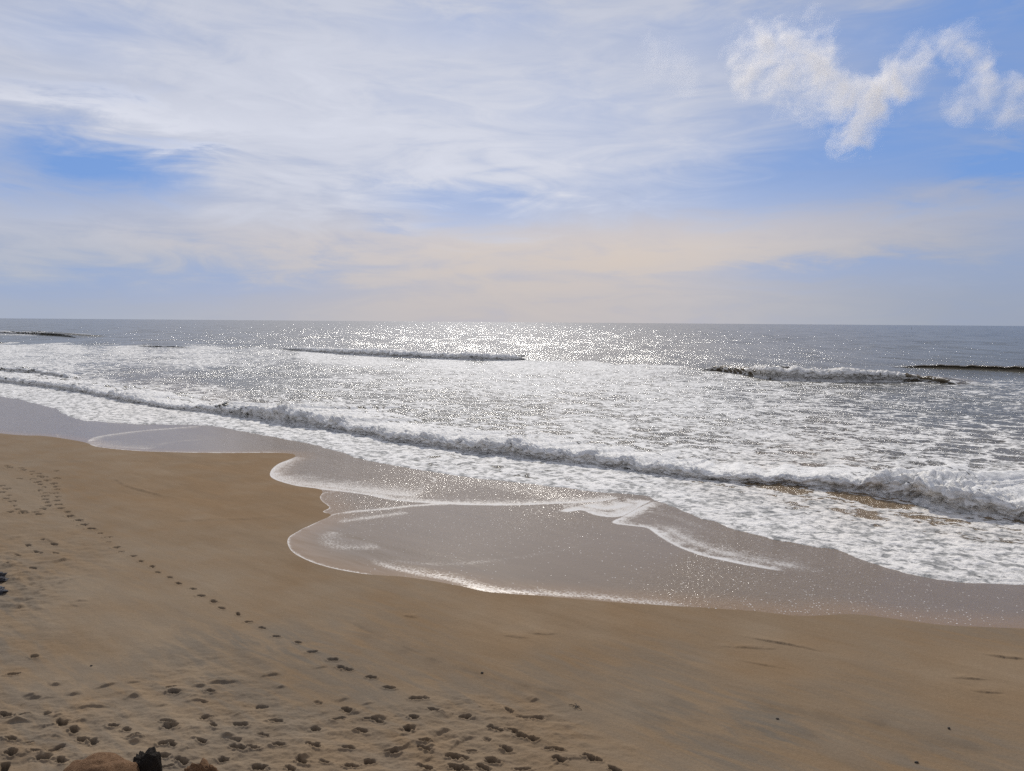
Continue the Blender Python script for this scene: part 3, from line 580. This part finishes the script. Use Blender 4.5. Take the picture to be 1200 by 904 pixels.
# ------------------------------------------------------------------ rocks at the foot of the view
def rockmat(name, ca, cb, gs=42):
    m_, t = material(name); p_ = t.n('ShaderNodeTexCoord').outputs['Object']
    n1, n2 = t.noise(p_, gs, 4, .7), t.noise(p_, gs*4, 3, .7)
    c_ = t.mix(t.ss(n1, .3, .7), ca, cb); c_ = t.mix(t.ss(n2, .62, .72, 0, .7), c_, (.36, .28, .20)); c_ = t.mix(t.ss(n2, .28, .38, .7, 0), c_, (.06, .035, .02))
    b_ = t.n('ShaderNodeBump', {'Strength': 1.0, 'Distance': .02, 'Height': t.add(n1, t.mul(n2, .5))})
    finish(t, t.n('ShaderNodeBsdfPrincipled', {'Base Color': c_, 'Roughness': .95, 'Specular IOR Level': .1, 'Normal': b_.outputs[0]}).outputs[0]); return m_
rm1 = rockmat('ochre_rock', (.15, .082, .042), (.25, .150, .085)); rm2 = rockmat('shade_black_rock', (.018, .014, .012), (.03, .025, .02)); rm3 = rockmat('wet_dark_rock', (.05, .05, .055), (.12, .12, .13), 12)  # the near-black pair paints deep shade into the straight-sided rock
def rock(name, loc, size, mat, seed, label, cat='rock', boxy=0.0, amp=.25, sub=5, peak=None, rz=0):
    bm = bmesh.new(); bmesh.ops.create_icosphere(bm, subdivisions=sub, radius=1)
    co = np.array([v.co[:] for v in bm.verts])
    if boxy: mx = np.abs(co).max(1, keepdims=True); co = co*(1-boxy)+co/mx*boxy*.85
    d = amp*fbm(co[:, 0]*1.3+seed, co[:, 1]*1.3+co[:, 2]*1.7, 5, seed)+amp*.5*(.5-np.abs(fbm(co[:, 2]*2.3-seed, co[:, 0]*2.1+co[:, 1], 4, seed+9)))
    co = co*(1+d[:, None])
    if peak: co[:, 2] += peak*np.maximum(0, 1-np.hypot(co[:, 0]-.25, co[:, 1])*1.6)
    co = co*np.array(size)
    for v, c_ in zip(bm.verts, co): v.co = c_
    me = bpy.data.meshes.new(name); bm.to_mesh(me); bm.free(); me.shade_smooth(); me.materials.append(mat)
    o = bpy.data.objects.new(name, me); col.objects.link(o); o.location = loc; o.rotation_euler.z = rz; return tag(o, label, cat)
def onray(px_, py_, ydist):
    d = pxdir(px_, py_); t_ = ydist/d[1]; return d[0]*t_, d[1]*t_, CAMZ+d[2]*t_
a = onray(116, 916, 8.0); rock('rock', (a[0], a[1], a[2]-.22), (.50, .36, .50), rm1, 11, 'rounded ochre gravelly rock at the bottom edge of the view', boxy=.2, amp=.09)
a = onray(171, 900, 8.25); rock('rock', (a[0], a[1], a[2]-.25), (.15, .16, .47), rm2, 23, 'straight-sided rock coloured black as deep shade, standing beside the rounded ochre rock', boxy=.75, amp=.13)  # near-black colour stands in for deep shade here
a = onray(240, 912, 8.0); rock('rock', (a[0], a[1], a[2]-.16), (.24, .16, .25), rm1, 37, 'small jagged ochre rock with a pointed top right of the shade-black rock', boxy=.1, amp=.55, peak=.35)
SANDY[0] = True
gx, gy = gpt(-16, 682); rock('rock', (gx, gy, float(sand_base(np.array([gx]), np.array([gy]))[0])+.02), (.55, .5, .28), rm3, 41, 'dark ridged rock half buried in sand at the left edge', amp=.5)
gx, gy = gpt(-14, 695); rock('rock', (gx, gy, float(sand_base(np.array([gx]), np.array([gy]))[0])+.0), (.45, .35, .16), rm3, 47, 'lower flat dark rock just below the ridged one at the left edge', amp=.5)

pm, t = material('dark_pebble'); finish(t, t.n('ShaderNodeBsdfPrincipled', {'Base Color': t.mix(t.noise(t.n('ShaderNodeTexCoord').outputs['Object'], 20), (.03, .025, .02), (.07, .055, .04)), 'Roughness': .8}).outputs[0])
for i, (a, b) in enumerate([(107, 781), (565, 789), (1074, 894), (1112, 854), (911, 843)]):
    gx, gy = gpt(a, b); z0 = float(sand_base(np.array([gx]), np.array([gy]))[0])
    o = rock('pebble', (gx, gy, z0+.015), (.032+.006*(i % 3), .028, .022), pm, 60+i, ['small dark pebble on the sand at the lower left, above the churned footprints',
        'small dark pebble on the smooth sand in the lower middle, above the seaweed tuft', 'dark pebble at the bottom edge towards the lower right corner',
        'dark pebble on the grey sand streak at lower right, farthest right of the pebbles', 'dark pebble on a grey sand smear right of the seaweed tuft'][i], 'pebble', amp=.3, sub=3)
    o['group'] = 'dark pebbles scattered on the sand'
# bit of seaweed
gx, gy = gpt(675, 829); bm = bmesh.new()
for k in range(7):
    an = k*.93+.2; ln = .10+.05*(k % 3); pr = None
    for j in range(6):
        f_ = j/5; cx_, cy_, cz_ = ln*f_*math.cos(an+f_*.6), ln*f_*math.sin(an+f_*.6), .012+.05*f_*(1-f_)*(k % 2+.4)*2; wd = .012*(1-f_*.7)
        pv, qv = -math.sin(an)*wd, math.cos(an)*wd
        ring = [bm.verts.new((cx_-pv, cy_-qv, cz_)), bm.verts.new((cx_, cy_, cz_+.008)), bm.verts.new((cx_+pv, cy_+qv, cz_)), bm.verts.new((cx_, cy_, cz_-.008))]
        if pr:
            for e in range(4): bm.faces.new((pr[e], pr[(e+1) % 4], ring[(e+1) % 4], ring[e]))
        pr = ring
me = bpy.data.meshes.new('seaweed'); bm.to_mesh(me); bm.free(); me.materials.append(pm)
o = bpy.data.objects.new('seaweed', me); col.objects.link(o); o.location = (gx, gy, float(sand_base(np.array([gx]), np.array([gy]))[0])); tag(o, 'small dark tuft of washed-up seaweed on the open sand', 'seaweed')

# ------------------------------------------------------------------ two marker buoys near the horizon
bmat, t = material('buoy_paint'); finish(t, t.n('ShaderNodeBsdfPrincipled', {'Base Color': t.mix(t.noise(t.n('ShaderNodeTexCoord').outputs['Object'], 3), (.03, .035, .04), (.06, .06, .065)), 'Roughness': .5}).outputs[0])
def lathe(bm, prof, seg=16):
    rings = [[bm.verts.new((r*math.cos(2*math.pi*i/seg), r*math.sin(2*math.pi*i/seg), z)) for i in range(seg)] for r, z in prof]
    for a_, b_ in zip(rings, rings[1:]):
        for i in range(seg): bm.faces.new((a_[i], a_[(i+1) % seg], b_[(i+1) % seg], b_[i]))
    bm.faces.new(rings[-1]); bm.faces.new(rings[0][::-1])
def buoy(px_, yd, label):
    e = bpy.data.objects.new('buoy', None); col.objects.link(e); e.location = ((px_-600)/F*yd, yd, 0); tag(e, label, 'buoy', 'marker buoys near the horizon')
    for nm, prof in (('float', [(.9, -.6), (1.3, -.2), (1.3, .5), (.8, .9), (.25, 1.1)]), ('mast', [(.25, 1.1), (.18, 4.2)]), ('topmark', [(.1, 4.2), (.6, 4.5), (.6, 5.1), (.1, 5.5)])):
        bm = bmesh.new(); lathe(bm, prof); me = bpy.data.meshes.new(nm); bm.to_mesh(me); bm.free(); me.materials.append(bmat)
        o = bpy.data.objects.new(nm, me); col.objects.link(o); o.parent = e
buoy(575, 1900, 'tiny dark marker buoy in the bright glitter below the horizon')
buoy(1066, 1900, 'tiny dark marker buoy on the dull grey sea at right')

# ------------------------------------------------------------------ broken cumulus at upper right: real volumes
def cloud(blobs, label, seed, dist=1500.0, dens=.018, thr=.38):
    """blobs: pixel x, y, radius px (and relative depth)"""
    C_ = []
    for bl in blobs:
        d = pxdir(bl[0]-11, bl[1]-9); d = d/d[1]; p_ = d*(dist+(bl[3] if len(bl) > 3 else 0)*dist/F); r_ = bl[2]*dist/F
        C_.append((Vector(p_)+Vector((0, 0, CAMZ)), r_))
    ctr = sum((c_[0] for c_ in C_), Vector())/len(C_)
    bm = bmesh.new()
    for p_, r_ in C_: bmesh.ops.create_icosphere(bm, subdivisions=3, radius=r_*1.0, matrix=Matrix.Translation(p_-ctr))
    me = bpy.data.meshes.new('tmp'); bm.to_mesh(me); bm.free(); tmp = bpy.data.objects.new('tmp', me); col.objects.link(tmp)
    md = tmp.modifiers.new('r', 'REMESH'); md.mode = 'VOXEL'; md.voxel_size = 5.0
    dg = bpy.context.evaluated_depsgraph_get(); me2 = bpy.data.meshes.new_from_object(tmp.evaluated_get(dg)); bpy.data.objects.remove(tmp)
    me2.name = 'cloud'; m_, t = material('cloud_vapour'); me2.materials.clear(); me2.materials.append(m_)
    p_ = t.n('ShaderNodeTexCoord').outputs['Object']
    u_ = dist/F     # metres per photograph pixel
    warp1 = t.vm('SCALE', t.vm('SUBTRACT', t.noise(p_, 1/(70*u_), 3, .5, out='Color'), (.5, .5, .5)), 60*u_)
    warp2 = t.vm('SCALE', t.vm('SUBTRACT', t.noise(p_, 1/(16*u_), 4, .6, out='Color'), (.5, .5, .5)), 16*u_)
    pw = t.vm('ADD', t.vm('ADD', p_, warp1), warp2); fld = None
    for c_, r_ in C_:
        dd = t.vm('DISTANCE', pw, tuple(c_-ctr), out=1); v_ = t.sub(1.0, t.mul(dd, 1/r_))
        fld = v_ if fld is None else t.m('SMOOTH_MAX', fld, v_, .2)
    off_ = t.vm('ADD', pw, (seed*937, 0, 0))
    nz = t.noise(off_, 1/(42*u_), 9, .60, .7)
    wisp = t.noise(t.vm('MULTIPLY', t.n('ShaderNodeVectorRotate', {'Vector': off_, 'Axis': (0, 1, 0), 'Angle': .6}, rotation_type='AXIS_ANGLE').outputs[0], (1, 1, 2.2)), 1/(20*u_), 7, .68, .5)
    den = t.add(fld, t.add(t.mul(t.sub(nz, .5), 2.6), t.mul(t.sub(wisp, .5), 1.7)))
    den = t.m('MAXIMUM', t.sub(den, thr), 0.0); den = t.m('MULTIPLY', t.m('POWER', den, 1.25), dens*2.4)
    den = t.mul(den, t.ss(fld, .0, .22))
    vol = t.n('ShaderNodeVolumePrincipled', {'Color': (.985, .955, .92), 'Density': den, 'Anisotropy': .35})
    out = t.n('ShaderNodeOutputMaterial'); t.t.links.new(vol.outputs[0], out.inputs['Volume'])
    o = bpy.data.objects.new('cloud', me2); col.objects.link(o); o.location = ctr; return tag(o, label, 'cloud')
cloud([(872, 72, 34), (900, 64, 44), (935, 62, 46), (962, 72, 50), (975, 100, 50), (995, 125, 56), (1030, 128, 50), (1055, 110, 40), (1015, 155, 46), (890, 95, 34), (965, 48, 34), (940, 105, 44), (920, 120, 30)],
      'large ragged white cumulus cloud at upper right, tapering to a low tip', 1, dens=.0135, thr=.40)
cloud([(1068, 92, 34), (1090, 76, 36), (1115, 66, 38), (1140, 72, 38), (1158, 90, 36), (1170, 112, 36), (1145, 128, 30), (1195, 138, 34), (1205, 112, 28)],
      'thin arching wispy cloud at the far upper right', 2, dens=.009, thr=.30)
cloud([(785, 82, 36), (812, 92, 32), (768, 68, 26)], 'faint small wisp of cloud left of the large cumulus', 3, dens=.0025, thr=.3)
